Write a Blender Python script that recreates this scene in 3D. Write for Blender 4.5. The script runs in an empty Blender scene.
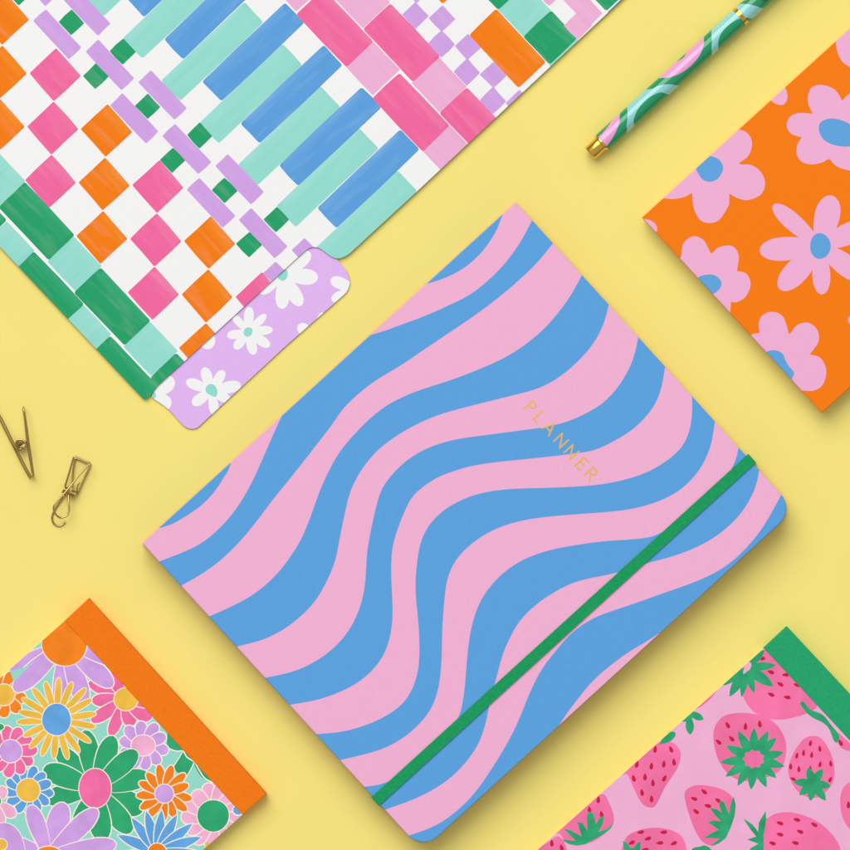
import bpy, math, random
from mathutils import Vector
from mathutils.geometry import delaunay_2d_cdt
random.seed(4)
S = 0.0004            # metres per unit of the flat layout
D = 2.5               # camera height
sc = bpy.context.scene
COL = sc.collection

# ------------------------------------------------------------------ materials
def lin(c):
    return tuple(((v/255)/12.92 if v/255 <= .04045 else (((v/255)+.055)/1.055)**2.4) for v in c)
MATS = {}
def mat(name, rgb, rough=.6, kind='print', metal=0.0, var=.02, bump=.008, ns=900):
    m = bpy.data.materials.new(name); m.use_nodes = True
    nt = m.node_tree; N = nt.nodes; L = nt.links; b = N['Principled BSDF']
    c = lin(rgb)
    b.inputs['Roughness'].default_value = rough
    b.inputs['Metallic'].default_value = metal
    b.inputs['Specular IOR Level'].default_value = .12 if kind != 'pen' else .6
    tc = N.new('ShaderNodeTexCoord'); mr = N.new('ShaderNodeMapping'); L.new(tc.outputs['Object'], mr.inputs[0]); mp = N.new('ShaderNodeMapping'); L.new(mr.outputs[0], mp.inputs[0])
    nz = N.new('ShaderNodeTexNoise'); L.new(mp.outputs[0], nz.inputs['Vector'])
    cr = N.new('ShaderNodeValToRGB'); L.new(nz.outputs['Fac'], cr.inputs[0]); L.new(cr.outputs[0], b.inputs['Base Color'])
    if kind == 'paint':
        mr.inputs['Rotation'].default_value = (0, 0, math.radians(-43.3 if ('blue' in name or 'teal' in name) else 46.7))
        mp.inputs['Scale'].default_value = (45, 300, 1)
        nz.inputs['Scale'].default_value = 1; nz.inputs['Detail'].default_value = 5; nz.inputs['Distortion'].default_value = .4
        e = cr.color_ramp.elements
        dk = tuple(x*.96 for x in c); lt = tuple(x*(1-.09)+.09*.8 for x in c)
        e[0].position = .3; e[0].color = dk+(1,); e[1].position = .74; e[1].color = lt+(1,)
        k = e.new(.52); k.color = c+(1,)
    else:
        mp.inputs['Scale'].default_value = (1, 1, 1)
        nz.inputs['Scale'].default_value = ns if kind != 'wide' else 25
        nz.inputs['Detail'].default_value = 4
        e = cr.color_ramp.elements
        e[0].position = .3; e[0].color = tuple(x*(1-var) for x in c)+(1,)
        e[1].position = .7; e[1].color = tuple(min(1, x*(1+var)) for x in c)+(1,)
    if bump:
        n2 = N.new('ShaderNodeTexNoise'); n2.inputs['Scale'].default_value = 2600 if kind != 'cloth' else 1500
        n2.inputs['Detail'].default_value = 3
        L.new(tc.outputs['Object'], n2.inputs['Vector'])
        bp = N.new('ShaderNodeBump'); bp.inputs['Strength'].default_value = bump*8
        bp.inputs['Distance'].default_value = .00008
        L.new(n2.outputs['Fac'], bp.inputs['Height']); L.new(bp.outputs[0], b.inputs['Normal'])
    if kind == 'cloth':
        wv = N.new('ShaderNodeTexWave'); wv.bands_direction = 'DIAGONAL'; wv.inputs['Scale'].default_value = 420; wv.inputs['Distortion'].default_value = 1.5; wv.inputs['Detail'].default_value = 2
        L.new(tc.outputs['Object'], wv.inputs['Vector'])
        b2 = N.new('ShaderNodeBump'); b2.inputs['Strength'].default_value = .25; b2.inputs['Distance'].default_value = .00005
        L.new(wv.outputs['Fac'], b2.inputs['Height']); L.new(bp.outputs[0], b2.inputs['Normal']); L.new(b2.outputs[0], b.inputs['Normal'])
    MATS[name] = m
    return m
mat('yellow_paper', (246, 228, 128), .75, 'wide', var=.012, bump=.03)
mat('planner_pink', (241, 177, 212)); mat('planner_blue', (91, 162, 224)); mat('elastic_green', (26, 155, 92), .8, 'cloth', var=.10, bump=.06)
mat('gold_foil', (250, 200, 92), .38, metal=1); mat('page_white', (212, 206, 192), .85, var=.06)
mat('gold', (230, 190, 84), .2, 'pen', metal=1, bump=0); mat('wire_gold', (190, 164, 108), .18, 'pen', metal=1, bump=0)
mat('orange_print', (247, 124, 6)); mat('orange_cloth', (243, 122, 16), .8, 'cloth', var=.05, bump=.05)
mat('green_cloth', (38, 164, 108), .8, 'cloth', var=.08, bump=.05)
mat('p_white', (243, 243, 243), var=.01); mat('p_teal', (148, 220, 208), kind='paint'); mat('p_blue', (92, 160, 222), kind='paint')
mat('p_orange', (245, 125, 8), kind='paint'); mat('p_pink', (241, 104, 160), kind='paint'); mat('p_pale', (238, 176, 214), kind='paint')
mat('p_green', (34, 160, 104), kind='paint'); mat('p_lilac', (209, 162, 229), kind='paint')
mat('tab_lilac', (225, 181, 240)); mat('tab_teal', (146, 219, 208)); mat('petal_pink', (240, 176, 213)); mat('petal_blue', (96, 164, 222))
mat('f_cream', (250, 240, 226)); mat('f_teal', (150, 219, 204)); mat('f_lilac', (208, 162, 230), var=.1, ns=140); mat('f_mustard', (241, 190, 72), var=.1, ns=140)
mat('f_blue', (98, 166, 226), var=.1, ns=140); mat('f_green', (46, 168, 112), var=.1, ns=140); mat('f_pink', (242, 110, 166), var=.1, ns=140); mat('f_pale', (244, 178, 212), var=.1, ns=140); mat('f_orange', (247, 132, 26), var=.1, ns=140)
mat('s_back', (241, 178, 214), var=.03, ns=120); mat('s_berry', (246, 116, 168), var=.11, ns=75); mat('s_green', (46, 166, 114), var=.2, ns=160); mat('s_seed', (206, 24, 70))
mat('pen_green', (20, 150, 98), .13, 'pen', bump=0); mat('pen_blue', (146, 212, 214), .13, 'pen', bump=0); mat('pen_pink', (238, 160, 212), .13, 'pen', bump=0)
mat('pen_dark', (18, 60, 48), .3, 'pen', bump=0); mat('card_edge', (226, 214, 196), .8)

# ------------------------------------------------------------------ helpers
def W(x, y, z=0.0):
    k = S*(1-z/D)
    return Vector(((x-425)*k, (425-y)*k, z))
def empty(name, x, y, label, cat, group=None):
    o = bpy.data.objects.new(name, None); COL.objects.link(o)
    o.location = W(x, y, 0); o.empty_display_size = .01
    o['label'] = label; o['category'] = cat
    if group: o['group'] = group
    return o
def mesh(name, verts, faces, mats, fm=None, parent=None, smooth=False, off=None):
    off = parent.location.copy() if (parent is not None and off is None) else (off or Vector((0, 0, 0)))
    me = bpy.data.meshes.new(name)
    me.from_pydata([tuple(Vector(v)-off) for v in verts], [], faces)
    for m in mats: me.materials.append(MATS[m])
    if fm: me.polygons.foreach_set('material_index', fm)
    if smooth: me.polygons.foreach_set('use_smooth', [True]*len(me.polygons))
    me.update()
    o = bpy.data.objects.new(name, me); COL.objects.link(o)
    if parent: o.parent = parent
    return o
def cr(pts, closed=False, n=5):
    P = [Vector(p) for p in pts]; out = []; m = len(P)
    rng = range(m) if closed else range(m-1)
    for i in rng:
        p1, p2 = P[i], P[(i+1) % m]
        p0 = P[i-1] if (closed or i > 0) else p1*2-p2
        p3 = P[(i+2) % m] if (closed or i+2 < m) else p2*2-p1
        for k in range(n):
            t = k/n
            out.append(.5*((2*p1)+(p2-p0)*t+(2*p0-5*p1+4*p2-p3)*t*t+(3*p1-p0-3*p2+p3)*t**3))
    if not closed: out.append(P[-1])
    return [tuple(v) for v in out]
def area(p):
    return sum(p[i-1][0]*p[i][1]-p[i][0]*p[i-1][1] for i in range(len(p)))/2
def inside(x, y, p):
    c = False; j = len(p)-1
    for i in range(len(p)):
        xi, yi = p[i]; xj, yj = p[j]
        if (yi > y) != (yj > y) and x < (xj-xi)*(y-yi)/(yj-yi)+xi: c = not c
        j = i
    return c
def cdt(outline, layers, extra_edges=()):
    """planar subdivision of the outline by every printed shape; returns verts, tris, index of topmost layer (0 = base)"""
    V = []; E = []
    def addloop(p):
        b = len(V); n = len(p); V.extend(Vector((q[0], q[1])) for q in p)
        E.extend((b+i, b+(i+1) % n) for i in range(n))
    addloop(outline)
    ox = [p[0] for p in outline]; oy = [p[1] for p in outline]
    bo = (min(ox), min(oy), max(ox), max(oy)); use = []
    for i, (p, m) in enumerate(layers):
        xs = [q[0] for q in p]; ys = [q[1] for q in p]; b = (min(xs), min(ys), max(xs), max(ys))
        if b[2] < bo[0] or b[0] > bo[2] or b[3] < bo[1] or b[1] > bo[3] or len(p) < 3: continue
        addloop(p); use.append((b, p, i+1))
    for a, b in extra_edges:
        n = len(V); V.extend((Vector(a), Vector(b))); E.append((n, n+1))
    r = delaunay_2d_cdt(V, E, [], 0, 1e-4)
    vs, fs = r[0], r[2]; T = []; L = []
    use.reverse()
    for f in fs:
        cx = sum(vs[i][0] for i in f)/len(f); cy = sum(vs[i][1] for i in f)/len(f)
        if not inside(cx, cy, outline): continue
        k = 0
        for b, p, i in use:
            if b[0] <= cx <= b[2] and b[1] <= cy <= b[3] and inside(cx, cy, p): k = i; break
        f = list(f)
        if area([vs[i] for i in f]) > 0: f.reverse()      # y is flipped on the way to the world
        T.append(f); L.append(k)
    return vs, T, L
def inset(poly, d):
    n = len(poly); s = 1 if area(poly) > 0 else -1; out = []
    for i in range(n):
        a, b, c = Vector(poly[i-1]), Vector(poly[i]), Vector(poly[(i+1) % n])
        e1 = (b-a).normalized(); e2 = (c-b).normalized()
        n1 = Vector((-e1.y, e1.x))*s; n2 = Vector((-e2.y, e2.x))*s
        h = (n1+n2); h = h/max(.3, h.dot(n1)); out.append(tuple(b+h*d))
    return out
def panel(name, outline, layers, base, z0, z1, parent, side=None, bev=.5, drop=.0002, warp=None):
    """printed sheet or board: art on top, softly dropped rim, walls down to z0"""
    lay = [(inset(outline, bev), base)]+list(layers) if bev else list(layers)
    vs, T, L = cdt(outline, lay)
    names = [base]; idx = []
    for k in L:
        m = base if k == 0 else lay[k-1][1]
        if m not in names: names.append(m)
        idx.append(names.index(m))
    cnt = {}
    for fi, f in enumerate(T):
        for a, b in zip(f, f[1:]+f[:1]):
            if (b, a) in cnt: cnt.pop((b, a))
            else: cnt[(a, b)] = fi
    bv = {a for a, b in cnt}
    verts = []
    for i, v in enumerate(vs):
        z = z1-(drop if (bev and i in bv) else 0)
        if warp: z += warp(v[0], v[1])
        p = W(v[0], v[1], z1); verts.append(Vector((p.x, p.y, z)))
    low = {}
    if side and side not in names: names.append(side)
    for i in bv:
        low[i] = len(verts); verts.append(Vector((verts[i].x, verts[i].y, z0+(warp(vs[i][0], vs[i][1]) if warp else 0))))
    faces = list(T); fm = list(idx)
    for (a, b), fi in cnt.items():
        faces.append([b, a, low[a], low[b]]); fm.append(names.index(side) if side else idx[fi])
    return mesh(name, verts, faces, names, fm, parent)
def tube(name, paths, r, m, parent, n=10, smooth=True, sub=4):
    """round wire along 3D paths given in layout units and metres of height"""
    verts = []; faces = []
    for path, closed in paths:
        P = [W(*p) for p in (cr(path, closed, sub) if sub else path)]
        N = len(P); up = Vector((0, 0, 1)); b0 = len(verts); prev = None
        for i in range(N):
            a = P[i-1] if (i or closed) else P[0]; b = P[(i+1) % N] if (i < N-1 or closed) else P[-1]
            t = (b-a)
            t = t.normalized() if t.length > 1e-9 else Vector((1, 0, 0))
            if prev is None:
                nrm = t.cross(up)
                if nrm.length < .1: nrm = t.cross(Vector((1, 0, 0)))
            else:
                nrm = prev-t*prev.dot(t)
            nrm.normalize(); prev = nrm; bi = t.cross(nrm)
            for k in range(n):
                q = 2*math.pi*k/n; verts.append(P[i]+(nrm*math.cos(q)+bi*math.sin(q))*r)
        for i in range(N if closed else N-1):
            j = (i+1) % N
            for k in range(n):
                l = (k+1) % n
                faces.append([b0+i*n+k, b0+i*n+l, b0+j*n+l, b0+j*n+k])
        if not closed:
            faces.append([b0+k for k in range(n)][::-1]); faces.append([b0+(N-1)*n+k for k in range(n)])
    o = mesh(name, verts, faces, [m], None, parent)
    if smooth: o.data.polygons.foreach_set('use_smooth', [len(f) == 4 for f in faces])
    return o
def crop(ox, oy, s):
    return lambda *pts: [(ox+x/s, oy+y/s) for x, y in pts]
def ell(cx, cy, rx, ry, rot=0, n=28, wob=0):
    out = []; ph = random.random()*6
    for k in range(n):
        a = 2*math.pi*k/n; q = 1+wob*math.sin(3*a+ph)
        x = rx*q*math.cos(a); y = ry*q*math.sin(a)
        out.append((cx+x*math.cos(rot)-y*math.sin(rot), cy+x*math.sin(rot)+y*math.cos(rot)))
    return out
def petal(c, t, w, o=0, pointed=False, base=.35, peak=.66, n=9):
    c = Vector(c); t = Vector(t); d = t-c; L = d.length; d.normalize(); p = Vector((-d.y, d.x))
    L += o*(1.6 if pointed else 1); hw = w/2+o; A = []; B = []
    for k in range(n+1):
        u = k/n; u = u if pointed else 1-(1-u)**1.7
        if pointed: f = (base+(1-base)*math.sin(math.pi/2*u/.5)) if u < .5 else math.cos(math.pi/2*(u-.5)/.5)**.8 if u < 1 else 0
        else: f = (base+(1-base)*math.sin(math.pi/2*u/peak)) if u < peak else math.sqrt(max(0, 1-((u-peak)/(1-peak))**2))
        A.append(tuple(c+d*L*u+p*hw*f)); B.append(tuple(c+d*L*u-p*hw*f))
    return A+B[-2::-1]
def rrect(c, e1, e2, L, Wd, r=2.2, jit=.35):
    out = []
    for sx, sy, a0 in ((1, 1, 0), (-1, 1, 90), (-1, -1, 180), (1, -1, 270)):
        jx, jy = random.uniform(-jit, jit), random.uniform(-jit, jit)
        for k in range(4):
            a = math.radians(a0+30*k)
            x = sx*(L/2-r)+r*math.cos(a)+jx; y = sy*(Wd/2-r)+r*math.sin(a)+jy
            out.append((c[0]+e1[0]*x+e2[0]*y, c[1]+e1[1]*x+e2[1]*y))
    # hand-painted edge: a faint bulge half way along each side
    res = []
    for i, p in enumerate(out):
        res.append(p)
        if i % 4 == 3:
            q = out[(i+1) % 16]; mx, my = (p[0]+q[0])/2, (p[1]+q[1])/2
            dx, dy = mx-c[0], my-c[1]; l = math.hypot(dx, dy); b = random.uniform(-.25, .55)
            res.append((mx+dx/l*b, my+dy/l*b))
    return res
def offset_slab(name, outline, d, z0, z1, m, parent):
    return panel(name, inset(outline, d), [], m, z0, z1, parent, bev=0)
def quad(a, b, c, d): return [a, b, c, d]

# ------------------------------------------------------------------ tabletop
me = mesh('tabletop', [(-1.6, -1.6, 0), (1.6, -1.6, 0), (1.6, 1.6, 0), (-1.6, 1.6, 0)], [[0, 1, 2, 3]], ['yellow_paper'])
me['kind'] = 'structure'

# ------------------------------------------------------------------ planner
A = crop(140, 380, 3.8636); B = crop(240, 540, 3.8636); C = crop(340, 630, 3.8636); Dd = crop(260, 280, 3.8636)
E = crop(400, 190, 3.8636); F = crop(580, 260, 3.8636); G = crop(580, 450, 3.8636); H = crop(420, 440, 3.8636)
PL = crop(510, 380, 7.727); Wc = crop(530, 620, 5.667)
def ext(pts, d=8):
    a, b = Vector(pts[0]), Vector(pts[1]); y, z = Vector(pts[-2]), Vector(pts[-1])
    return [tuple(a+(a-b).normalized()*d)]+pts+[tuple(z+(z-y).normalized()*d)]
def even(p, step=2.5, it=14):
    q = [Vector(v) for v in p]; out = [q[0]]; d = 0
    for a, b in zip(q, q[1:]):
        L = (b-a).length
        while d+L >= step:
            t = (step-d)/L; a = a+(b-a)*t; out.append(a); L = (b-a).length; d = 0
        d += L
    out.append(q[-1])
    for _ in range(it):
        out = [out[0]]+[(out[i-1]+out[i]*2+out[i+1])/4 for i in range(1, len(out)-1)]+[out[-1]]
    return [tuple(v) for v in out]
def stripe(up, lo): return even(cr(ext(up)))+even(cr(ext(lo)))[::-1]
BL = 'planner_blue'
lay = []
lay.append((cr(A((66, 575), (110, 562), (150, 543), (230, 490), (285, 435), (325, 375), (343, 345), (355, 305)))+A((200, 380),), BL))
lay.append((cr(E((88, 366), (140, 352), (200, 328), (260, 292), (320, 235), (368, 165), (393, 105), (402, 80)))+E((200, 180),), BL))
s2u1 = cr(A((68, 704), (75, 700), (150, 672), (230, 635), (300, 580), (370, 500), (430, 400), (480, 290), (515, 210), (545, 145), (556, 122)))
s2u2 = cr(Dd((400, 220), (425, 213), (480, 197))+E((0, 522), (100, 485), (200, 440), (270, 405), (340, 350), (400, 290), (460, 210), (510, 118), (525, 90)))
s2lo = cr(ext(A((155, 797), (230, 755), (300, 706), (370, 641), (440, 560), (513, 463), (570, 393), (640, 305), (690, 240), (740, 176))+Dd((320, 498), (380, 440), (450, 386))+E((0, 680), (100, 612), (200, 545), (300, 477), (400, 400), (480, 330), (540, 270), (592, 205))))
lay.append((even(s2u1)+A((600, 60),)+Dd((250, 340),)+even(s2u2)+even(s2lo)[::-1], BL))
lay.append((stripe([(209, 616.5), (225, 609.5)]+B((0, 240), (60, 205), (130, 145), (180, 85), (235, 0))+A((660, 525), (690, 440), (720, 370), (760, 295), (805, 235))+Dd((430, 530), (510, 472))+E((50, 783), (100, 765), (200, 733), (309, 691), (400, 650), (480, 600), (560, 533), (630, 450), (670, 390), (703, 328)),
                  [(236.5, 646.8)]+B((0, 409), (90, 385), (170, 345), (240, 290), (294, 232), (340, 150), (370, 75))+A((770, 620), (803, 464))+Dd((360, 790), (400, 722), (450, 662), (520, 607), (600, 560), (680, 525))+E((220, 848), (350, 815), (450, 790), (540, 765), (620, 720), (690, 660), (750, 590), (790, 510), (807, 441))), BL))
lay.append((stripe(B((92, 533), (200, 510), (290, 470), (370, 410), (430, 335), (470, 240), (485, 150), (493, 30))+Dd((455, 850), (480, 790), (530, 730), (590, 680), (670, 640), (760, 615), (850, 602))+PL((0, 401), (100, 387), (230, 370), (380, 340), (500, 300), (600, 250))+F((80, 560), (140, 500), (190, 420), (215, 350), (225, 295)),
                  B((190, 637), (290, 620), (380, 590), (460, 548), (520, 495), (560, 435), (582, 365), (590, 290), (588, 220), (584, 110), (595, 0))+Dd((580, 848), (620, 808), (680, 765), (760, 735))+H((200, 100), (300, 85), (400, 75))+PL((280, 595), (400, 581), (500, 567), (640, 548))+F((120, 706), (200, 658), (260, 600), (300, 540), (320, 470), (329, 408))), BL))
lay.append((stripe(B((293, 750), (400, 740), (500, 710), (580, 670), (640, 620), (680, 540), (693, 450), (690, 330), (680, 230), (678, 150), (685, 80))+H((0, 402), (30, 335), (90, 272), (170, 227), (250, 202), (350, 189), (480, 185), (600, 180))+G((80, 133), (175, 114), (260, 86), (330, 45))+F((385, 734), (420, 672), (433, 600), (433, 523)),
                  C((0, 503), (150, 465), (240, 420), (310, 360), (360, 290), (385, 200), (393, 100), (395, 0))+H((88, 700), (96, 600), (110, 520), (150, 448), (220, 385), (300, 340), (400, 310), (500, 296), (618, 286))+G((100, 240), (200, 228), (300, 200), (380, 160), (430, 115), (470, 65), (500, 0))+F((510, 700), (522, 620))), BL))
lay.append((stripe(C((90, 605), (180, 590), (300, 510), (400, 410), (455, 345), (465, 325), (480, 240), (490, 120), (500, 30))+H((207, 690), (240, 610), (300, 533), (380, 472), (480, 431), (600, 406), (720, 390))+G((200, 345), (300, 328), (420, 245), (540, 140), (600, 45))+F((613, 718),),
                  C((178, 693), (300, 648), (400, 592), (470, 530), (530, 450), (560, 372), (575, 300), (588, 240), (602, 195), (630, 90))+H((355, 750), (390, 692), (460, 627), (540, 576), (618, 543))+G((140, 475), (245, 441), (300, 427), (400, 397), (500, 350), (580, 290), (640, 220), (680, 140), (693, 73))), BL))
lay.append((even(cr(ext(C((268, 793), (320, 776), (380, 750), (450, 700), (520, 630), (590, 530), (650, 430), (690, 350), (730, 250), (780, 150))+H((545, 790), (580, 750), (640, 705), (700, 675), (780, 648), (850, 624))+G((330, 550), (430, 515), (520, 475), (600, 420), (680, 335), (730, 260), (775, 177)))))+[(830, 500), (830, 560), (440, 900), (390, 860)], BL))
lay.append((cr(ext(Wc((175, 580), (215, 522), (260, 462), (330, 375), (400, 305), (480, 240), (560, 182), (650, 128), (725, 80)))), 'planner_pink'))
def round_corner(a, c, b, r, n=8):
    a, c, b = Vector(a), Vector(c), Vector(b); u = (a-c).normalized(); v = (b-c).normalized()
    ang = u.angle(v); d = r/math.tan(ang/2); p = c+u*d; q = c+v*d; out = []
    m = c+(u+v).normalized()*(r/math.sin(ang/2))
    a0 = math.atan2(p.y-m.y, p.x-m.x); a1 = math.atan2(q.y-m.y, q.x-m.x)
    da = (a1-a0+math.pi) % (2*math.pi)-math.pi
    return [(m.x+r*math.cos(a0+da*k/n), m.y+r*math.sin(a0+da*k/n)) for k in range(n+1)]
pl, pt = (142.3, 543.2), (515.8, 202.3)
pr, pb = (794.9, 509.5), (422.2, 850.8)
out = [pl, pt]+round_corner(pt, pr, pb, 21)+round_corner(pr, pb, pl, 21)
ZP = .013
plan = empty('planner', 470, 520, 'square planner with wavy pink and blue striped cover closed by a green elastic band', 'planner')
panel('front_cover', out, lay, 'planner_pink', ZP-.0018, ZP, plan, bev=.7, drop=.00025)
pages = [(148, 543), (516, 208)]+round_corner((516, 208), (790.5, 509.5), (422.2, 846.5), 18)+round_corner((790.5, 509.5), (422.2, 846.5), (148, 543), 18)
panel('page_block', pages, [], 'page_white', .0024, ZP-.0018, plan, bev=0)
panel('back_cover', out, [], 'planner_pink', .0007, .0024, plan, bev=0)
# spine: slim rounded board joining both covers along the upper-left edge
def prism_between(name, p, q, prof, m, parent):
    """extrude an (offset, height) profile from p to q, offset is measured to the left of p->q as seen in the layout"""
    p3, q3 = Vector(p), Vector(q); d = (q3-p3).normalized(); nrm = Vector((d.y, -d.x))
    V = []; n = len(prof)
    for P in (p3, q3):
        for o, z in prof:
            V.append(W(P.x+nrm.x*o, P.y+nrm.y*o, z))
    Fs = [[k, (k+1) % n, n+(k+1) % n, n+k] for k in range(n)]+[list(range(n))[::-1], [n+k for k in range(n)]]
    return mesh(name, V, Fs, [m], None, parent)
prism_between('spine', (143.6, 544.3), (516.6, 203.2), [(-4.2, .0025), (-.6, .0025), (-.3, .004), (-.3, .0102), (-.6, ZP-.00185), (-4.2, ZP-.00185)], 'planner_blue', plan)
# elastic band: flat loop right round the closed planner
def band_loop(name, a, b, wv, m, parent):
    a, b = Vector(a), Vector(b); d = (b-a).normalized(); w = Vector(wv)
    def ring(off, zb, zt):
        L = []
        for (p, sgn) in ((a, -1), (b, 1)):
            q = p+d*sgn*off
            seq = [(q, zb+.0003), (q, zt-.0005), (q-d*sgn*.5, zt-.00012), (q-d*sgn*1.4, zt)]
            L += [(q-d*sgn*1.0, zb)]+seq if sgn < 0 else (seq[::-1]+[(q-d*sgn*1.0, zb)])
        return L
    O = ring(1.1, .0001, ZP+.0006); I = ring(.25, .0006, ZP+.00008)
    n = len(O); V = []
    for R in (O, I):
        for sd in (0, 1):
            for q, z in R: V.append(W(q.x+w.x*sd, q.y+w.y*sd, z if z > 0 else 0))
    Fs = []
    for k in range(n):
        l = (k+1) % n
        Fs += [[k, l, n+l, n+k], [2*n+k, 3*n+k, 3*n+l, 2*n+l], [k, 2*n+k, 2*n+l, l], [n+k, n+l, 3*n+l, 3*n+k]]
    o = mesh(name, V, Fs, [m], None, parent)
    return o
band_loop('elastic_band', (372.0, 796.6), (747.5, 454.6), (7.7, 8.5), 'elastic_green', plan)
# foil lettering
e1 = Vector((.672, .740)); e2 = Vector((.740, -.672)); P0 = Vector((523.8, 408.6))
GL = {'P': [[(0, 0), (0, 12)], [(0, 12), (3.6, 12), (5.6, 11.2), (6.4, 9.2), (5.6, 7), (3.6, 6), (0, 6)]],
      'L': [[(0, 12), (0, 0), (5.6, 0)]], 'A': [[(0, 0), (5.2, 12), (10.4, 0)], [(1.9, 4.2), (8.5, 4.2)]],
      'N': [[(0, 0), (0, 12), (9, 0), (9, 12)]], 'E': [[(6.4, 12), (0, 12), (0, 0), (6.6, 0)], [(0, 6.3), (5.6, 6.3)]],
      'R': [[(0, 0), (0, 12)], [(0, 12), (3.8, 12), (6, 11.2), (6.8, 9.1), (6, 7), (3.8, 6), (0, 6)], [(3.6, 6), (7.2, 0)]]}
V = []; Fs = []
def stroke(a, b, w, z0, z1):
    a, b = Vector(a), Vector(b); d = (b-a).normalized(); n = Vector((-d.y, d.x))*w/2; a = a-d*w*.4; b = b+d*w*.4; k = len(V)
    for z in (z0, z1):
        for q in (a+n, b+n, b-n, a-n): V.append(W(q.x, q.y, z))
    Fs.extend([[k+4, k+5, k+6, k+7], [k, k+1, k+5, k+4], [k+1, k+2, k+6, k+5], [k+2, k+3, k+7, k+6], [k+3, k, k+4, k+7]])
j = 0
for ch, u in zip('PLANNER', (.4, 14.2, 26.6, 44.4, 59.8, 76.6, 90)):
    for pl_ in GL[ch]:
        for a, b in zip(pl_, pl_[1:]):
            pa = P0+e1*(u+a[0])+e2*a[1]; pb_ = P0+e1*(u+b[0])+e2*b[1]
            stroke(pa, pb_, 1.45, ZP-.0001, ZP+.00003+j*1.5e-6); j += 1
mesh('foil_lettering', V, Fs, ['gold_foil'], None, plan)

# ------------------------------------------------------------------ orange notebook with pink flowers
J = crop(630, 0, 3.8636); K = crop(630, 200, 3.8636); M = crop(740, 120, 7.727)
PK, PB = 'petal_pink', 'petal_blue'
lay = []
lay.append((cr(J((415, 500), (445, 508), (468, 535), (470, 570), (455, 605), (422, 633))+J((470, 638), (508, 668), (522, 710), (505, 752), (455, 773), (415, 765), (384, 748)))+cr(J((383, 790),)+K((365, 50), (340, 80), (305, 89), (270, 76), (246, 30), (240, -25)))+cr(J((240, 745), (210, 761), (170, 769), (128, 766)))+J((100, 700), (250, 560)), PK))
lay.append((cr(J((252, 640), (275, 612), (310, 603), (345, 618), (360, 650), (340, 690), (305, 702), (275, 688)), True), PB))
lay.append((cr(J((535, 380), (560, 400), (590, 405), (607, 385), (606, 355), (595, 330)))+J((560, 320),), PK))
lay.append((cr(J((706, 438), (690, 405), (688, 370), (702, 338), (740, 328), (790, 345), (818, 385)))+cr(J((822, 388), (838, 370), (870, 350), (930, 340), (980, 400)))+J((1000, 600),)+cr(J((870, 660), (830, 655), (795, 640), (770, 614)))+cr(J((768, 614), (735, 630), (695, 635), (660, 622), (643, 590), (648, 555), (664, 531)))+cr(J((662, 530), (625, 518), (606, 490), (615, 455), (650, 437), (704, 439))), PK))
lay.append((cr(J((732, 480), (755, 462), (795, 459), (850, 480), (885, 520), (860, 562), (805, 564), (755, 545), (732, 512)), True), PB))
lay.append((cr(J((860, 90), (820, 130), (797, 155), (800, 195), (820, 238), (860, 265)))+J((950, 260), (950, 90)), PK))
c3 = K((735, 178),)[0]
for t, w in (((553, 18), 68), ((780, -18), 98), ((500, 196), 92), ((578, 345), 92), ((742, 365), 70), ((905, 305), 84), ((925, 95), 84)):
    lay.append((petal(c3, K(t)[0], w/3.8636, base=.42, peak=.62), PK))
lay.append((ell(c3[0], c3[1], 40/3.8636, 50/3.8636, 0, wob=.02), PB))
lay.append((cr(K((180, 250), (198, 215), (205, 170), (240, 141), (282, 153), (313, 207)))+cr(K((316, 206), (345, 182), (395, 178), (420, 215), (413, 274)))+cr(K((414, 274), (450, 285), (466, 325), (448, 372), (415, 394), (390, 393)))+K((386, 445), (250, 420)), PK))
lay.append((cr(K((262, 305), (285, 290), (325, 290), (353, 315), (345, 345), (315, 364), (280, 350)), True), PB))
lay.append((cr(K((450, 535), (475, 518), (502, 514)))+cr(K((500, 512), (498, 472), (515, 443), (552, 432), (592, 452), (615, 520)))+cr(K((617, 518), (648, 482), (692, 475), (725, 505), (727, 550), (693, 598)))+cr(K((696, 597), (735, 610), (758, 655), (747, 710), (712, 736), (664, 736)))+K((676, 760), (560, 700)), PK))
lay.append((cr(K((515, 590), (555, 580), (588, 592), (602, 622), (615, 643), (634, 668), (625, 692)))+K((590, 700),), PB))
lay.append((cr(K((40, 70), (80, 79), (103, 100), (104, 122)))+K((70, 130),), PK))
lay.append((ell(850.5, 320, 2.5, 4), PK))
on_out = [(642.2, 217.4), (890, -8), (1069, 188), (822, 412.5)]
note = empty('notebook', 800, 250, 'orange notebook with big pink blue-centred flowers at the right edge', 'notebook')
panel('front_cover', on_out, lay, 'orange_print', .0084, .009, note, bev=.45, drop=.0002)
offset_slab('page_block', on_out, 1.6, .0006, .0084, 'page_white', note)
panel('back_cover', on_out, [], 'orange_print', 0, .0006, note, bev=0)

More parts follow.
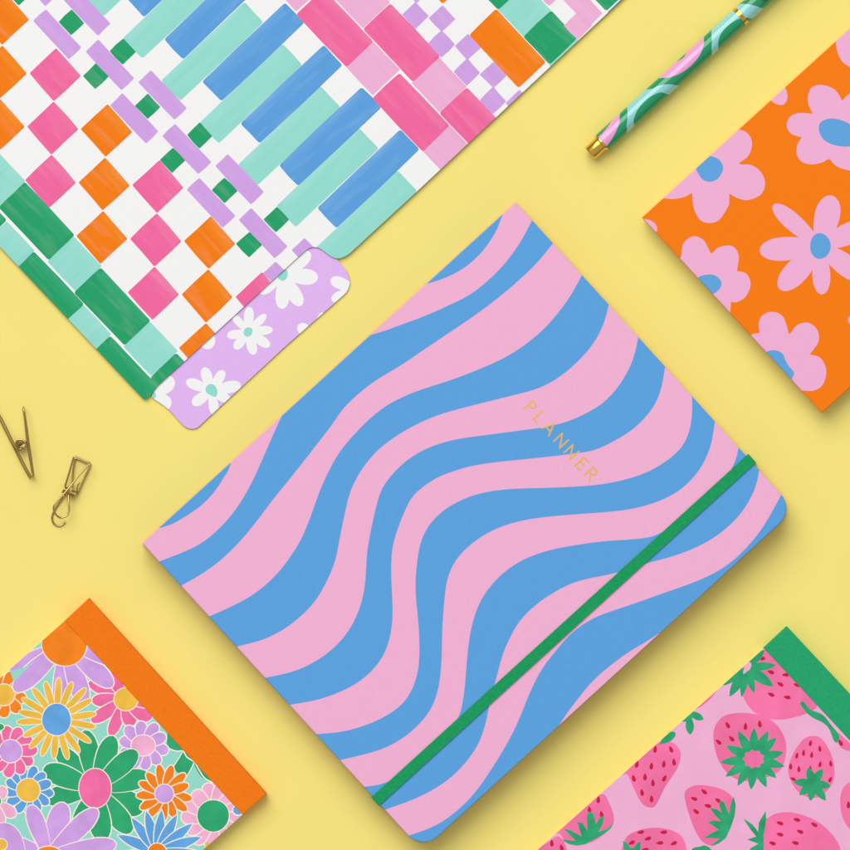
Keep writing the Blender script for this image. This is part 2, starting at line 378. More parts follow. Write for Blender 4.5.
# ------------------------------------------------------------------ floral notepad
Q = crop(0, 640, 4.048); Q2 = crop(0, 590, 6.071); Q3 = crop(0, 710, 6.071); Q4 = crop(130, 710, 6.071)
CR = 'f_cream'; fl = []
def bloom(c, tips, w, col, cc, rx, ry=None, pointed=False, o=1.05, base=.35, peak=.66):
    for i, t in enumerate(tips):
        if len(t) == 3: tt, ww = (t[0], t[1]), t[2]
        else: tt, ww = t, w
        fl.append((petal(c, tt, ww, o, pointed, base, peak), CR)); fl.append((petal(c, tt, ww, -.05, pointed, base, peak), col))
    if cc:
        ry = ry or rx
        fl.append((ell(c[0], c[1], rx+.9, ry+.9), CR)); fl.append((ell(c[0], c[1], rx, ry, wob=.012), cc))
def radial(c, n, r, a0=0, jit=.06):
    return [(c[0]+r*(1+random.uniform(-jit, jit))*math.cos(math.radians(a0+360*k/n)), c[1]+r*(1+random.uniform(-jit, jit))*math.sin(math.radians(a0+360*k/n))) for k in range(n)]
def tips(fn, *ps): return [fn((p[0], p[1]))[0]+((p[2],) if len(p) > 2 else ()) for p in ps]
# green flower half under the orange band
fl.append((Q4((228, 140), (420, 335), (520, 445), (500, 480), (380, 470), (330, 420), (255, 345), (222, 240)), 'f_green'))
fl.append((cr(Q4((205, 245), (240, 240), (280, 250), (318, 254)))+cr(Q4((315, 258), (290, 300), (262, 342)))+Q4((200, 350),), 'f_teal'))
fl.append((cr(Q4((386, 324), (405, 362), (440, 412), (512, 446)))+Q4((500, 490), (380, 480), (330, 425), (345, 398)), 'f_teal'))
def line(pts, w):
    p = [Vector(v) for v in cr(pts)]; A_ = []; B_ = []
    for i, v in enumerate(p):
        d = (p[min(i+1, len(p)-1)]-p[max(i-1, 0)]).normalized(); n = Vector((-d.y, d.x))*w/2; A_.append(tuple(v+n)); B_.append(tuple(v-n))
    fl.append((A_+B_[::-1], CR))
line(Q4((225, 225), (250, 240), (285, 250), (322, 250), (345, 285), (392, 318), (420, 365), (455, 415), (520, 448)), 1.25)
line(Q4((322, 250), (292, 300), (262, 345)), .9); line(Q4((388, 320), (368, 362), (338, 415)), .9)
# pink flower with mustard centre
cpk = Q((510, 240))[0]
bloom(cpk, tips(Q, (358, 172, 12), (372, 245, 13), (370, 330, 13), (446, 388, 12), (530, 350, 15), (612, 320, 17), (640, 250, 14), (560, 150, 14), (440, 130, 12)), 13, 'f_pink', 'f_mustard', 11.8, 11.2, base=.5)
# green bloom
cg = Q((385, 600))[0]
bloom(cg, tips(Q, (232, 438, 20), (345, 365, 20), (458, 388, 20), (555, 450, 20), (606, 550, 21), (580, 690, 25), (530, 780, 21), (415, 815, 22), (310, 770, 18), (178, 645, 20), (176, 520, 22)), 21, 'f_green', 'f_pink', 16, 19.6)
# blue bits and small ones
bloom(Q3((172, 487))[0], radial(Q3((172, 487))[0], 13, 24.3, 8), 9.5, 'f_blue', 'f_mustard', 11.6, base=.4, peak=.7)
bloom(Q3((65, 250))[0], radial(Q3((65, 250))[0], 11, 25.3, 30), 11.5, 'f_pink', 'f_lilac', 11.3, base=.45, peak=.7)
fl.append((ell(-3, 727, 8, 4.6), CR)); fl.append((ell(-3, 727, 7, 3.8), 'f_green'))
bloom(Q3((-40, 560))[0], tips(Q3, (30, 470, 12), (95, 640, 12), (10, 700, 12)), 12, 'f_pale', None, 0)
fl.append((ell(-3.5, 801, 5.5, 6.5), CR)); fl.append((ell(-4, 801, 5, 5.8), 'f_green'))
bloom(Q((16, 222))[0], radial(Q((16, 222))[0], 9, 23.5, 10), 11.5, 'f_orange', 'f_mustard', 10.6, base=.4, peak=.7)
# large lilac top
cl = (64.6, 643.3)
bloom(cl, tips(Q, (35, 120, 14), (240, 268, 16), (345, 268, 19), (57, 205, 20), (456, 188, 19), (490, 100, 12)), 18, 'f_lilac', 'f_orange', 22.5)
fl.append((cr(Q2((60, 490), (105, 482), (160, 462), (210, 432)))+cr(Q2((185, 455), (120, 520), (85, 560))), 'f_teal'))
# yellow daisy
cy = Q((229, 322))[0]
ys = [(238, 152), (292, 170), (348, 195), (372, 240), (390, 298), (388, 352), (368, 415), (322, 455), (275, 484), (218, 480), (168, 470), (120, 438), (95, 390), (68, 333), (76, 290), (88, 235), (132, 195), (183, 168)]
bloom(cy, tips(Q, *ys), 6.3, 'f_mustard', 'f_blue', 14.3, 15.9, o=.7, base=.7, peak=.75)
# small lilac
cs = Q4((80, 215))[0]
bloom(cs, radial(cs, 10, 25.5, 12), 11.5, 'f_lilac', 'f_pale', 12, 10.3, base=.4, peak=.7)
fl.append((petal(cg, Q((606, 550))[0], 21, .75), CR)); fl.append((petal(cg, Q((606, 550))[0], 21), 'f_green'))
fl.append((petal(cg, Q((555, 450))[0], 20, .75), CR)); fl.append((petal(cg, Q((555, 450))[0], 20), 'f_green'))
fl.append((ell(cg[0], cg[1], 16.9, 20.5), CR)); fl.append((ell(cg[0], cg[1], 16, 19.6), 'f_pink'))
# pale pink
cp = Q4((505, 642))[0]
bloom(cp, radial(cp, 13, 33, -100), 14, 'f_pale', 'f_green', 15.8, base=.6, peak=.75)
fl.append((ell(237.9, 810.3, 6, 5.6), CR)); fl.append((ell(238.2, 810, 5, 4.6), 'f_blue'))
fl.append((ell(207.5, 846, 2.5, 3.5), 'f_mustard'))
# orange small
co = Q4((208, 508))[0]
bloom(co, radial(co, 13, 27.5, 10, .08), 9, 'f_orange', 'f_lilac', 9.2, base=.5, peak=.6)
# blue star
cb = Q4((165, 862))[0]
bloom(cb, tips(Q4, (-130, 900), (-75, 760), (10, 655), (98, 612), (192, 608), (285, 636), (378, 690), (432, 772), (470, 880)), 10, 'f_blue', 'f_orange', 9.2, 8.5, pointed=True, base=.55)
# lilac bottom
cb2 = (48.6, 856.5)
bloom(cb2, tips(Q3, (-90, 760, 20), (182, 578, 17), (385, 562, 22), (592, 603, 19), (705, 812, 19)), 18, 'f_lilac', 'f_orange', 14, 10, base=.55)
fl.append((petal((20, 880), Q3((-10, 690))[0], 34, .75), CR)); fl.append((petal((20, 880), Q3((-10, 690))[0], 34), 'f_lilac'))
fl.append((petal(cb2, Q3((182, 578))[0], 17, .75), CR)); fl.append((petal(cb2, Q3((182, 578))[0], 17), 'f_lilac'))
fl.append((ell(48.6, 856.5, 15, 11), CR)); fl.append((ell(48.6, 856.5, 14, 10), 'f_orange'))
fl.append((ell(1.5, 844.5, 6.3, 6.3), CR)); fl.append((ell(1.5, 844.5, 5.5, 5.5), 'f_mustard'))
pt1, pt2, pt3 = (88.5, 598.3), (266.3, 793.7), (-30, 705.5)
d2 = (pt2[0]-pt1[0], pt2[1]-pt1[1])
# pad corners: top, right, bottom (off frame), left (off frame)
fold_a, fold_b = (64.9, 620.6), (242.8, 814.4)
bot = (pt2[0]-272, pt2[1]+243); lef = (pt1[0]-272, pt1[1]+243)
pad = empty('notepad', 110, 760, 'notepad printed with multicoloured daisies and bound in orange tape', 'notepad', 'tape bound notepads')
panel('cover_sheet', [fold_a, fold_b, (bot[0], bot[1]), (lef[0], lef[1])], fl, 'f_teal', .0064, .0066, pad, bev=0, side='card_edge')
tape = [pt1, pt2, (fold_b[0]-.3, fold_b[1]+.2), (fold_a[0]-.3, fold_a[1]+.2)]
panel('binding_tape', tape, [], 'orange_cloth', .0000, .0069, pad, bev=.4, drop=.00015)
inner = [(fold_a[0], fold_a[1]+.8), (fold_b[0]-.9, fold_b[1]), (bot[0]-.9, bot[1]-.5), (lef[0], lef[1])]
panel('page_block', inner, [], 'page_white', .0008, .0064, pad, bev=0)
panel('backing_board', [fold_a, fold_b, bot, lef], [], 'card_edge', 0, .0008, pad, bev=0)

# ------------------------------------------------------------------ strawberry notepad
R_ = crop(640, 640, 4.048); T5 = crop(540, 740, 5.3125); T6 = crop(690, 730, 5.3125); T7 = crop(690, 620, 5.3125)
sb = []; BR, SG, SD = 's_berry', 's_green', 's_seed'
def seed(p, ang=90, l=3.5, w=1.9):
    a = math.radians(ang+random.uniform(-6, 6)); d = Vector((math.cos(a), math.sin(a)))*l
    sb.append((petal((p[0]-d.x, p[1]-d.y), (p[0]+d.x, p[1]+d.y), w*2, base=.25, peak=.6, n=6), SD))
def body(pts): sb.append((cr(pts, True), BR))
body(R_((505, 38), (560, 85), (640, 170), (715, 258), (690, 290), (650, 306), (580, 322), (520, 318), (460, 290), (422, 240), (405, 180), (430, 90)))
for p, a in (((493, 75), 5), ((530, 130), 15), ((590, 141), 5), ((568, 179), 25), ((531, 221), 30), ((596, 232), 5), ((636, 182), 10)): seed(R_(p)[0], a)
for p in ((505, 40, 30), (552, 102, 34), (540, 188, 44), (462, 214, 32), (411, 232, 30), (362, 230, 40), (335, 185, 28)):
    sb.append((petal(R_((432, 112))[0], R_((p[0], p[1]))[0], p[2]/4.05, pointed=True, base=.5), SG))
sb.append((ell(*R_((436, 108))[0], 3.2, 5, .5), 's_back')); sb.append((petal(R_((440, 100))[0], R_((418, 138))[0], 4, pointed=True), 's_back'))
body(R_((297, 400), (306, 345), (345, 305), (420, 295), (500, 308), (555, 345), (588, 405), (590, 470), (565, 530), (500, 560), (420, 570), (360, 545), (315, 480)))
for p, a in (((355, 345), 60), ((427, 350), 88), ((485, 340), 88), ((318, 413), 40), ((371, 400), 45)): seed(R_(p)[0], a)
cc = R_((460, 482))[0]
for p in ((397, 368), (462, 355), (520, 368), (553, 395), (582, 455), (586, 512), (552, 558), (512, 597), (450, 606), (395, 590), (345, 553), (325, 495), (348, 428)):
    sb.append((petal(cc, R_(p)[0], 9.3, pointed=True, base=.75), SG))
sb.append((cr([(cc[0]+(11.2 if k % 2 else 9)*math.cos(k*math.pi/9), cc[1]+(9.6 if k % 2 else 7.8)*math.sin(k*math.pi/9)) for k in range(18)], True, 2), BR))
body(R_((700, 388), (738, 402), (775, 465), (788, 530), (778, 580), (745, 622), (700, 640), (645, 620), (608, 565), (600, 515), (622, 455), (662, 402)))
for p, a in (((690, 418), 95), ((728, 440), 80), ((662, 457), 95), ((695, 465), 95), ((635, 468), 110), ((610, 512), 95), ((643, 523), 85), ((690, 522), 85), ((729, 503), 95), ((772, 500), 80), ((620, 563), 30), ((770, 565), 120)): seed(R_(p)[0], a, 3.1, 1.6)
c7 = R_((700, 580))[0]
for p in ((680, 515), (740, 522), (773, 592), (752, 650), (690, 652), (645, 628), (620, 575)):
    sb.append((petal(c7, R_(p)[0], 8.4, pointed=True, base=.8), SG))
body(T5((440, 175), (560, 70), (640, 10), (700, 12), (738, 45), (748, 90), (725, 160), (670, 240), (625, 330), (600, 358), (560, 352), (530, 320), (495, 250), (465, 185)))
for p, a in (((612, 50), 95), ((696, 50), 65), ((712, 118), 90), ((658, 128), 92), ((592, 139), 92), ((515, 130), 110), ((558, 197), 90), ((498, 204), 75), ((661, 204), 115), ((600, 228), 88), ((542, 279), 85), ((593, 313), 88)): seed(T5(p)[0], a)
sb.append((cr(R_((80, 420), (100, 385), (125, 372), (142, 374), (142, 392), (120, 412), (95, 420)), True), SG))
for a_, t_, w_ in (((205, 296), (258, 322), 30), ((200, 318), (203, 384), 34), ((215, 300), (170, 330), 26)):
    sb.append((petal(R_(a_)[0], R_(t_)[0], w_/4.05, pointed=True, base=.6), SG))
sb.append((cr(R_((225, 282), (258, 262), (290, 232), (312, 205)))+R_((290, 205), (225, 265)), BR))
body(R_((181, 640), (190, 605), (235, 587), (310, 597), (360, 622), (386, 660), (383, 710), (360, 765), (320, 815), (285, 832), (245, 808), (210, 740)))
for p, a in (((75, 328), 35), ((22, 365), 25), ((95, 403), 20), ((32, 433), 35), ((150, 375), 30)): seed(T6(p)[0], a)
sb.append((T6((232, 352), (243, 400), (236, 460), (216, 520), (190, 575), (150, 605), (108, 619), (128, 600), (158, 577), (110, 575), (74, 572), (110, 550), (152, 530), (120, 507), (92, 490), (125, 480), (165, 485), (130, 450), (103, 412), (140, 420), (168, 438), (155, 400), (160, 372), (182, 385), (208, 448), (214, 400)), SG))
body(T6((392, 500), (420, 462), (470, 441), (530, 437), (610, 455), (690, 495), (760, 560), (800, 640), (780, 760), (400, 760), (385, 620)))
for p, a in (((478, 495), 20), ((568, 477), 15), ((660, 503), 25), ((585, 540), 20), ((478, 555), 20), ((438, 602), 15), ((560, 600), 20)): seed(T6(p)[0], a)
sb.append((T6((403, 428), (405, 480), (392, 560), (392, 700), (320, 660), (318, 630), (362, 604), (303, 582), (352, 566), (318, 525), (282, 468), (330, 500), (362, 540), (366, 490)), SG))
body(T5((435, 600), (445, 545), (470, 505), (540, 475), (620, 466), (700, 480), (755, 515), (778, 584), (760, 680), (450, 680)))
for p, a in (((535, 490), -8), ((657, 490), -8), ((573, 524), -20), ((637, 547), -8), ((711, 549), -20), ((487, 546), -30), ((560, 583), 0)): seed(T5(p)[0], a)
sb.append((T5((440, 536), (462, 545), (480, 575), (500, 572), (515, 548), (534, 540), (532, 590), (500, 640), (450, 640)), SG))
body(T5((250, 330), (335, 288), (368, 335), (392, 405), (380, 460), (300, 530), (225, 556), (150, 552), (108, 500), (90, 480)))
for p, a in (((310, 318), 100), ((263, 372), 85), ((327, 396), 80)): seed(T5(p)[0], a)
sb.append((T5((112, 528), (190, 535), (122, 470), (160, 478), (220, 512), (198, 435), (225, 440), (252, 482), (248, 400), (262, 380), (285, 392), (297, 448), (318, 412), (342, 400), (332, 450), (312, 488), (350, 475), (392, 440), (375, 472), (340, 500), (285, 530), (240, 555), (195, 562), (150, 552)), SG))
body(T6((870, 270), (820, 300), (800, 350), (800, 420), (822, 490), (870, 540), (920, 500), (920, 300)))
seed(T6((842, 398))[0], 90)
body(R_((795, 372), (830, 400), (870, 440), (850, 449), (820, 440), (800, 415)))
sb.append((cr(R_((648, 256), (662, 250), (690, 280), (740, 303), (775, 345), (806, 385), (800, 414), (785, 408), (765, 360), (740, 335), (695, 312), (664, 282)), True), SG))
seed(R_((812, 416))[0], 55)
body(T5((-20, 600), (60, 530), (100, 513), (132, 550), (140, 620), (60, 680)))
seed(T5((63, 548))[0], 85); seed(T5((115, 573))[0], 80)
sb.append((petal(T6((60, 680))[0], T6((100, 622))[0], 14, base=.6), SG)); sb.append((ell(701.5, 850, 10, 3.4), SG))
q1 = (787.3, 626.6); fa = (764, 648.3)
bd = Vector((333, 357)).normalized()      # along the binding
sd_ = Vector((-247, 220.7)).normalized()
q2 = (q1[0]+bd.x*330, q1[1]+bd.y*330); fb = (fa[0]+bd.x*330, fa[1]+bd.y*330)
l1 = (q1[0]+sd_.x*420, q1[1]+sd_.y*420); l2 = (q2[0]+sd_.x*420, q2[1]+sd_.y*420)
pad2 = empty('notepad', 760, 740, 'pale pink notepad printed with strawberries and bound in green tape', 'notepad', 'tape bound notepads')
panel('cover_sheet', [fa, fb, l2, l1], sb, 's_back', .0064, .0066, pad2, bev=0, side='card_edge')
panel('binding_tape', [q1, q2, fb, fa], [], 'green_cloth', 0, .0069, pad2, bev=.4, drop=.00015)
panel('page_block', [(fa[0]+.3, fa[1]+.9), fb, l2, (l1[0]+.8, l1[1]+.6)], [], 'page_white', .0008, .0064, pad2, bev=0)
panel('backing_board', [fa, fb, l2, l1], [], 'card_edge', 0, .0008, pad2, bev=0)

# ------------------------------------------------------------------ folder
u1 = Vector((.6865, .7271)); u2 = Vector((.7271, -.6865)); PER = Vector((76.7, 84.1))
fo = []
for nm, rgb in (('p_pink', (241, 104, 160)), ('p_green', (34, 160, 104)), ('p_orange', (245, 125, 8)), ('p_blue', (92, 160, 222)), ('p_teal', (148, 220, 208))):
    for k in (1, 2, 3):
        mat(nm+'_tone%d' % k, tuple(v+(255-v)*.035*k for v in rgb), kind='paint')
def brush(c, e1, e2, L, Wd, m):
    if m+'_tone1' not in MATS or min(L, Wd) < 22: return
    if L < Wd: L, Wd = Wd, L; e1, e2 = e2, -e1
    for k in (1, 2, 3):
        lo = .08+.12*k+random.uniform(-.03, .03); hi = .488
        w = Wd*(hi-lo); off = Wd*(hi+lo)/2; sh = random.uniform(-.02, .02)*L
        fo.append((rrect((c[0]+e1[0]*sh+e2[0]*off, c[1]+e1[1]*sh+e2[1]*off), e1, e2, L*.93-k, w, min(1.6, w*.4), .3), m+'_tone%d' % k))
def rc(c, L, Wd, m, r=2.4, jit=.4):
    fo.append((rrect(c, u1, u2, L, Wd, r, jit), m)); brush(c, u1, u2, L, Wd, m)
def run(c, per, k0, k1, L, Wd, m, **kw):
    for k in range(k0, k1+1): rc((c[0]+per[0]*k, c[1]+per[1]*k), L, Wd, m, **kw)
# teal and blue bars run along u2
run((250.7, 93.5), (38.35, 42.15), -5, 3, 28.3, 114.5, 'p_teal'); run((253.3, 52.2), (38.35, 42.15), -4, 4, 27.7, 114.5, 'p_blue')
# checker of diamonds
for i in range(-2, 7):
    for j in range(-3, 3):
        cx = 55+53.8*i-2.3*(j+i); cy_ = 74.6+2.6*i+53.4*(j+i)
        if j in (0, 1, 2):
            m = 'p_pink' if i % 2 == 0 else 'p_orange'
            fo.append((rrect((cx, cy_), Vector((.66, .7513)), Vector((.7314, -.682)), 37.2, 36.9, 1.3, .3), m)); brush((cx, cy_), Vector((.66, .7513)), Vector((.7314, -.682)), 37.2, 36.9, m)
# lilac bars (three interleaved runs) and small green squares
for c in ((57.5, 34.4), (110, 65), (86, 10.9)): run(c, PER, -2, 4, 52.8, 17.6, 'p_lilac', r=1.2)
for c in ((71.2, 22.5), (122.9, 51.4), (95.7, 76.3)): run(c, PER, -2, 4, 18.6, 18.2, 'p_green', r=1.0)
# green and teal columns on the left
run((36.6, 221.3), (75.9, 85.3), -3, 2, 73.4, 36.4, 'p_green'); run((74.6, 263.8), (76.1, 85), -3, 1, 40.6, 36.4, 'p_teal', r=.8, jit=.1)
run((45.3, 290.4), PER, -3, 1, 73.4, 37, 'p_green'); run((83.9, 332.4), (76.7, 83.6), -3, 1, 40.4, 37, 'p_teal', r=.8, jit=.1)
# pink columns
run((372.6, 67.9), PER, -2, 1, 40.6, 37.6, 'p_pale', r=.8, jit=.1); run((334.5, 28), PER, -2, 2, 73, 37.2, 'p_pink')
run((439.3, 84.8), PER, -2, 1, 40.6, 37.6, 'p_pale', r=.8, jit=.1); run((401.5, 42.7), PER, -2, 2, 73, 37.2, 'p_pink')
# lilac checks
run((415.4, 15.6), (25.85, 28.3), -3, 5, 19.3, 18.9, 'p_lilac', r=1); run((442.3, 18.4), (25.6, 28.3), -3, 5, 19.3, 18.9, 'p_lilac', r=1)
rc((430.7, -35.4), 73, 37.4, 'p_orange'); rc((507.5, 48.6), 73, 37.4, 'p_orange')
run((524.6, 10.5), (51.7, 55.4), -1, 1, 39.6, 38, 'p_teal', r=.8, jit=.1); run((550.4, 37.5), (51.4, 54.6), -2, 1, 38.6, 38, 'p_green')
rc((547.5, -9), 24, 18.4, 'p_pale'); rc((578.2, 25.5), 20, 20.5, 'p_pale', r=1); rc((604, 53), 20, 19, 'p_pale', r=1)
rc((577.5, 1), 53, 18.8, 'p_pale', r=1)
rc((607.1, -15.6), 38, 38, 'p_green'); rc((634, 13), 38, 38, 'p_blue', r=.8)
for k in range(-3, 8): rc((600+25.8*k, -60+27*k), 18, 18, 'p_lilac')
# outline of the front panel: left edge, rounded foot, front edge, step over the tab, long lower-right edge
Z = crop(145, 290, 6.071); Y = crop(240, 220, 6.071)
fr = [(-120, 119.5), (141.5, 397)]
fr += cr([(141.5, 397), (143.4, 398.8), (146, 399), (149, 397), (154, 391)], False, 3)[1:]
fr += [(157.5, 386.2), (297, 258.2)]+cr(Y((345, 235), (400, 185), (430, 168), (465, 166), (500, 183), (550, 220), (590, 234), (630, 225), (670, 200)), False, 4)[1:]
fr += [(420.2, 188.5), (690, -64), (420, -350), (100, -200)]
fold = empty('file_folder', 220, 180, 'large file folder printed with painted checks and bars, its floral lilac tab showing', 'file folder')
def fwarp(x, y): return 0
panel('front_panel', fr, fo, 'p_white', .0012, .0016, fold, bev=.25, drop=.0001, side='card_edge')
# rear leaf whose tab carries daisies
da = []
def daisy(c, ts, w, cc=None):
    for t in ts:
        ww = t[2] if len(t) > 2 else w
        da.append((petal(c, (t[0], t[1]), ww, base=.45, peak=.66), 'p_white'))
    if cc: da.append((cc, 'tab_teal'))
daisy(Z((403, 612))[0], tips(Z, (358, 470, 11), (478, 488, 10), (582, 575, 12), (515, 672, 10), (425, 760, 10), (288, 695, 11), (250, 552, 11)), 10)
da.append((cr(Z((370, 590), (395, 570), (425, 582), (440, 615), (430, 648), (400, 640), (372, 620)), True), 'tab_teal'))
daisy(Z((625, 255))[0], tips(Z, (634, 102, 10), (735, 148, 8), (776, 240, 9), (758, 342, 10), (662, 392, 10), (545, 358, 9.5), (498, 278, 9), (535, 155, 8)), 9)
da.append((cr(Z((600, 245), (622, 227), (650, 235), (648, 268), (625, 284), (602, 272)), True), 'tab_teal'))
daisy(Z((40, 640))[0], tips(Z, (172, 535, 17), (152, 712, 17)), 14)
da.append((ell(151.6, 395.5, 4.5, 4), 'tab_teal'))
da.append((ell(207.5, 340.5, 7.8, 8.8), 'p_white'))
daisy(Y((262, 335))[0], tips(Y, (425, 195, 15), (474, 350, 16), (372, 520, 14), (255, 540, 14), (120, 445, 11)), 12)
da.append((cr(Y((230, 345), (262, 300), (288, 310), (285, 350), (262, 370), (240, 360)), True), 'tab_teal'))
daisy(Y((700, 420))[0], tips(Y, (550, 360, 12), (556, 488, 11)), 12)
daisy(Y((450, 720))[0], tips(Y, (355, 635, 12), (500, 560, 7)), 12)
tabo = [(152, 396.8)]+cr(Z((45, 657), (90, 686), (145, 728), (205, 795), (245, 832), (285, 844), (320, 834), (350, 808)), False, 4)+[(285.2, 346.6)]
tabo += cr(Y((560, 518), (600, 482), (645, 440), (664, 400), (666, 365), (648, 312), (610, 262), (588, 236)), False, 4)+[(330, 240), (297, 235), (150, 370)]
panel('tab', tabo, da, 'tab_lilac', .0003, .0009, fold, bev=.25, drop=.0001, side='card_edge')
panel('rear_panel', inset(fr, 1.2), [], 'p_white', 0, .00028, fold, bev=0)

# ------------------------------------------------------------------ pen
ax = Vector((.739, -.674)); pp = Vector((.674, .739)); O = Vector((601, 143.8)); RP = 9.8
pen = empty('pen', 660, 90, 'slim pen with green barrel in pink and light blue swirls, gold end and ring', 'pen')
def th(w):
    return math.degrees(math.asin(w)) if abs(w) <= 1 else math.copysign(90+(abs(w)-1)*90, w)
def P3(u, t, r, zc=RP*S):
    t = math.radians(t); q = O+ax*u+pp*(r*math.sin(t))
    b = W(q.x, q.y, 0); return Vector((b.x, b.y, zc+r*S*math.cos(t)))
K_ = .171
def pw(pts, closed=True):
    q = [(u, th(w)*K_) for u, w in pts]
    return cr(q, True, 4)
def barrel(name, u0, u1_, layers, base, r, parent):
    outl = [(u0, -180*K_), (u1_, -180*K_), (u1_, 180*K_), (u0, 180*K_)]
    ee = [((u0, a*K_), (u1_, a*K_)) for a in range(-171, 180, 9)]
    vs, T, L = cdt(outl, layers, ee); names = [base]; idx = []
    for k in L:
        m = base if k == 0 else layers[k-1][1]
        if m not in names: names.append(m)
        idx.append(names.index(m))
    o = mesh(name, [P3(v[0], v[1]/K_, r) for v in vs], T, names, idx, parent)
    o.data.normals_split_custom_set([tuple((P3(0, vs[l.vertex_index][1]/K_, 1)-P3(0, vs[l.vertex_index][1]/K_, 0)).normalized()) for l in o.data.loops]) if hasattr(o.data, 'normals_split_custom_set') else None
    return o
pl_l = [(pw([(-2, -.6), (8, -.68), (16.5, -.82), (22, -.95), (26, -1.1), (34, -1.12), (35, -1), (28.3, -.44), (18.7, .11), (10, .42), (2, .6), (-4, .5)]), 'pen_pink'),
        (pw([(18, 1.4), (24.7, 1), (29, .55), (35.8, -.1), (40, -.55), (45.2, -1), (52, -1.25), (62, -1.25), (66.7, -1), (73, -.65), (80.8, -.37), (90, .3), (98.3, 1), (106, 1.4), (96, 1.5), (84.3, 1), (79, .4), (73.7, .05), (66, -.16), (58.9, -.2), (50, -.05), (43, .23), (38, .6), (34.8, 1), (28, 1.5)]), 'pen_blue'),
        (pw([(85.5, -1), (90, -.6), (96.6, -.15), (106, .2), (116.9, .32), (126, .25), (133.4, .05), (142.6, -.5), (147.5, -1), (140, -1.3), (128, -1.1), (120, -.83), (114, -.85), (108, -1.02), (98, -1.3)]), 'pen_pink'),
        (pw([(134, 1.5), (140.2, .97), (144, .5), (148.5, .03), (153, -.5), (160, -1), (168, -1.3), (180, -1.3), (192, -1.0), (200, -.5), (206, .35), (212, 1), (222, 1.5), (205, 1.5), (197, 1), (191, .5), (185, .1), (173.5, -.16), (165, -.12), (157.5, .15), (152, .6), (148.3, 1), (144, 1.5)]), 'pen_blue'),
        (pw([(198, -1.3), (200.5, -.98), (205, -.7), (216, -.5), (240, -.6), (250, -1.3)]), 'pen_pink'),
        (pw([(225, .2), (250, .9), (270, .6), (300, .2), (290, 0), (262, .1), (245, -.1)]), 'pen_blue')]
barrel('barrel', 1.5, 187, pl_l, 'pen_green', RP, pen)
barrel('pen_cap', 189, 320, pl_l, 'pen_green', RP+.15, pen)
def lathe(name, prof, m, parent, n=48):
    V = []; Fs = []
    for u, r in prof:
        for k in range(n): V.append(P3(u, 360*k/n, r))
    for i in range(len(prof)-1):
        for k in range(n):
            l = (k+1) % n; Fs.append([i*n+k, (i+1)*n+k, (i+1)*n+l, i*n+l])
    Fs.append([k for k in range(n)]); Fs.append([(len(prof)-1)*n+k for k in range(n)][::-1])
    o = mesh(name, V, Fs, [m], None, parent); sm = [len(f) == 4 for f in Fs]; o.data.polygons.foreach_set('use_smooth', sm)
    md = o.modifiers.new('edge', 'EDGE_SPLIT'); md.split_angle = math.radians(40)
    return o
lathe('end_cap', [(-15.6, 5.4), (-15.6, 6.6), (-15.0, 7.4), (-14.2, 7.8), (-1.2, 7.8), (-1.2, 8.6), (-.6, 9.1), (.9, 9.3), (1.6, 9.1)], 'gold', pen)
lathe('cap_ring', [(185.9, 9.7), (186.1, 10.25), (187.5, 10.35), (187.8, 10.05), (188.2, 10.05), (188.5, 10.35), (190.2, 10.3), (190.4, 9.9)], 'gold', pen)
lathe('cap_tip', [(319.5, 10.1), (322, 9.8), (330, 8.6), (334, 5.5)], 'gold', pen)
V = []; Fs = []
prof = [(214, .6), (215, 1.7), (218, 2.3), (290, 2.5), (296, 2.5)]
for u, h in prof:
    for s_, z in ((-1, .4), (-1, 1.8), (1, 1.8), (1, .4)):
        q = O+ax*u+pp*(2.2+s_*h); b = W(q.x, q.y, 0); V.append(Vector((b.x, b.y, (2*RP+z+.3)*S)))
for i in range(len(prof)-1):
    for k in range(4):
        l = (k+1) % 4; Fs.append([i*4+k, i*4+l, (i+1)*4+l, (i+1)*4+k])
Fs += [[0, 1, 2, 3], [19, 18, 17, 16]]
mesh('pocket_clip', V, Fs, ['pen_dark'], None, pen)

# ------------------------------------------------------------------ wire clips
G_ = 'spring wire clips'
def mm(path): return [(x, y, z*.001) for x, y, z in path]
clip = empty('wire_clip', 22, 445, 'gold wire clip lying on its side, V-shaped arms spread open, at the left edge', 'clip', G_)
wr = .00034
tube('clip_arm', [(mm([(29.2, 477, .5), (22, 464, .5), (15, 450, .5), (0, 420, .5), (-8, 404, .5), (-8.4, 403, 2.2), (-8, 404, 4), (1.9, 419.0, 4.2), (16.6, 449, 4.2), (30.2, 475.2, 4.2), (30.8, 476.4, 3.5), (30.2, 477, 1)]), True)], wr, 'wire_gold', clip)
tube('clip_arm', [(mm([(33, 476, .5), (29.2, 455, .5), (27, 441, .5), (24.6, 418, .5), (23.3, 409, .8), (23.4, 407.4, 2.3), (23.9, 409, 4.2), (26.6, 425, 4.4), (29.0, 443, 4.4), (31.9, 462, 4.4), (33.6, 474.6, 4.2), (33.4, 475.6, 2.5)]), True)], wr, 'wire_gold', clip)
hel = [(20.3+4.7*math.cos(a*math.pi/5), 444.2+4.7*math.sin(a*math.pi/5), .7+.1*a) for a in range(0, 43)]
tube('spring_coil', [(mm([(16.5, 452, .7)]+hel+[(27, 441, 4.4)]), False), (mm([(20.3+2.9*math.cos(a*math.pi/5), 444.2+2.9*math.sin(a*math.pi/5), .6+.08*a) for a in range(0, 40)]), False)], wr, 'wire_gold', clip, sub=2)
clip2 = empty('wire_clip', 68, 490, 'gold wire clip lying flat with twisted loops, right and below the V-shaped one', 'clip', G_)
U = crop(45, 450, 10.62)
def up(*pts): return [(45+x/10.62, 450+y/10.62, z*.001) for x, y, z in pts]
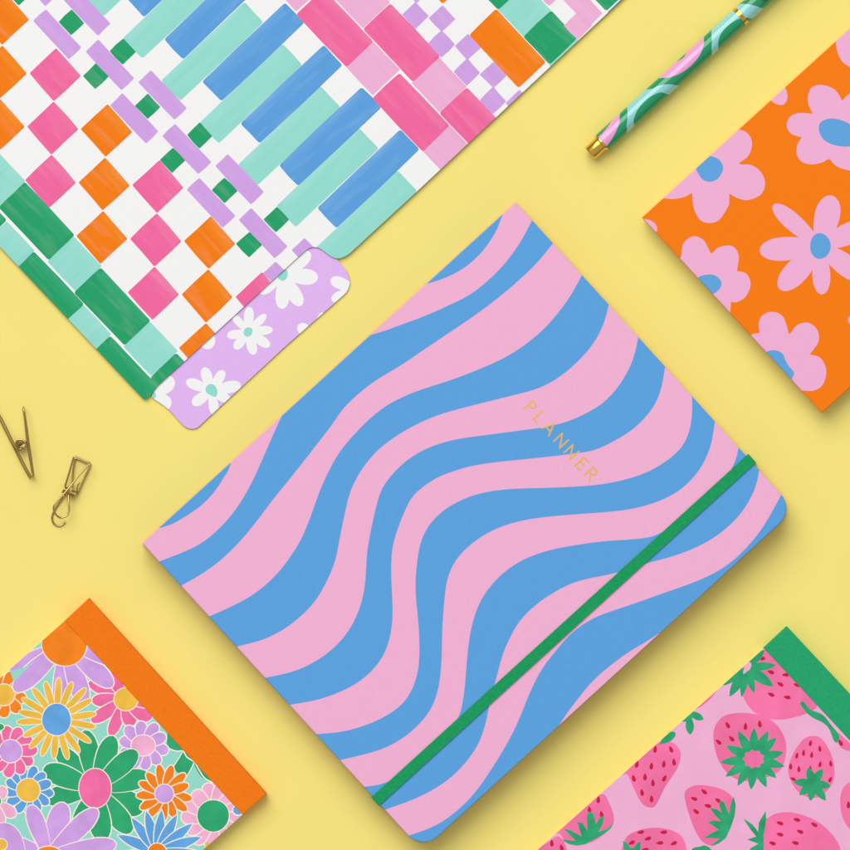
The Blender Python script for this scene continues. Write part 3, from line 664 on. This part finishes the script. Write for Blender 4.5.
tube('clip_arm', [(up((212, 385, 2.6), (255, 250, 3.2), (300, 95, 3.8), (318, 74, 3.9), (345, 80, 3.9), (455, 128, 4.2), (470, 140, 4.2), (455, 165, 4.3), (300, 345, 4.8), (240, 420, 5.2), (120, 560, 5.6), (92, 610, 5.6), (100, 658, 5.4), (135, 705, 5.2), (178, 720, 5.0), (235, 694, 4.8), (256, 640, 4.6), (252, 560, 4.2), (248, 465, 3.4)), False)], 0.00039, 'wire_gold', clip2, sub=5)
tube('clip_arm', [(up((215, 470, .9), (130, 590, .5), (84, 680, .4), (75, 730, .4), (95, 785, .4), (145, 808, .4), (185, 795, .4), (215, 765, .4)), False),
                  (up((345, 470, 1.2), (410, 320, .9), (478, 165, .6), (462, 146, .6), (335, 92, .6), (318, 105, .6), (300, 200, .8), (290, 330, 1.2), (290, 400, 1.6)), False)], 0.00039, 'wire_gold', clip2, sub=5)
# coil lies along the clip's short axis
c0 = Vector((63.8, 489.5)); dA = Vector((.9, .42)).normalized(); dN = Vector((-dA.y, dA.x))
def coil(u0, u1_, turns):
    out = []; n = int(turns*10)
    for k in range(n+1):
        a = 2*math.pi*k/10; u = u0+(u1_-u0)*k/n; q = c0+dA*u+dN*(3.1*math.cos(a)); out.append((q.x, q.y, .0019+.0013*math.sin(a)))
    return out
tube('spring_coil', [(coil(0, 4.2, 2.5), False), (coil(7.8, 12.2, 2.5), False)], 0.00039, 'wire_gold', clip2, sub=2)
tube('jaw', [(up((345, 470, 1.2), (342, 400, 2.6), (368, 345, 3.0)), False)], .0003, 'wire_gold', clip2)

# ------------------------------------------------------------------ light, world, camera
w = bpy.data.worlds.new('World'); sc.world = w; w.use_nodes = True
bg = w.node_tree.nodes['Background']; bg.inputs[0].default_value = (1, 1, 1, 1); bg.inputs[1].default_value = .5
wn = w.node_tree.nodes; wl = w.node_tree.links     # dim studio walls, bright ceiling
wt = wn.new('ShaderNodeTexCoord'); wx = wn.new('ShaderNodeSeparateXYZ'); wr_ = wn.new('ShaderNodeValToRGB')
wl.new(wt.outputs['Generated'], wx.inputs[0]); wl.new(wx.outputs['Z'], wr_.inputs[0]); wl.new(wr_.outputs[0], bg.inputs[0])
wr_.color_ramp.elements[0].position = .1; wr_.color_ramp.elements[0].color = (.08, .08, .08, 1)
wr_.color_ramp.elements[1].position = .55; wr_.color_ramp.elements[1].color = (1, 1, 1, 1)
def area_light(name, loc, size, power, col, aim=(0, 0, 0)):
    l = bpy.data.lights.new(name, 'AREA'); l.shape = 'RECTANGLE'; l.size, l.size_y = size; l.energy = power; l.color = col
    o = bpy.data.objects.new(name, l); COL.objects.link(o); o.location = loc
    o.rotation_euler = (Vector(aim)-Vector(loc)).to_track_quat('-Z', 'Y').to_euler(); return o
area_light('softbox', (-1.35, 3.5, 4.5), (4.4, 5.0), 290, (1, .985, .965))
cam = bpy.data.cameras.new('camera'); co_ = bpy.data.objects.new('camera', cam); COL.objects.link(co_)
co_.location = (0, 0, D); cam.angle = 2*math.atan(425*S/D); cam.clip_start = .05; cam.clip_end = 20
sc.camera = co_
sc.view_settings.view_transform = 'Standard'; sc.view_settings.look = 'None'; sc.view_settings.exposure = 0; sc.view_settings.gamma = 1
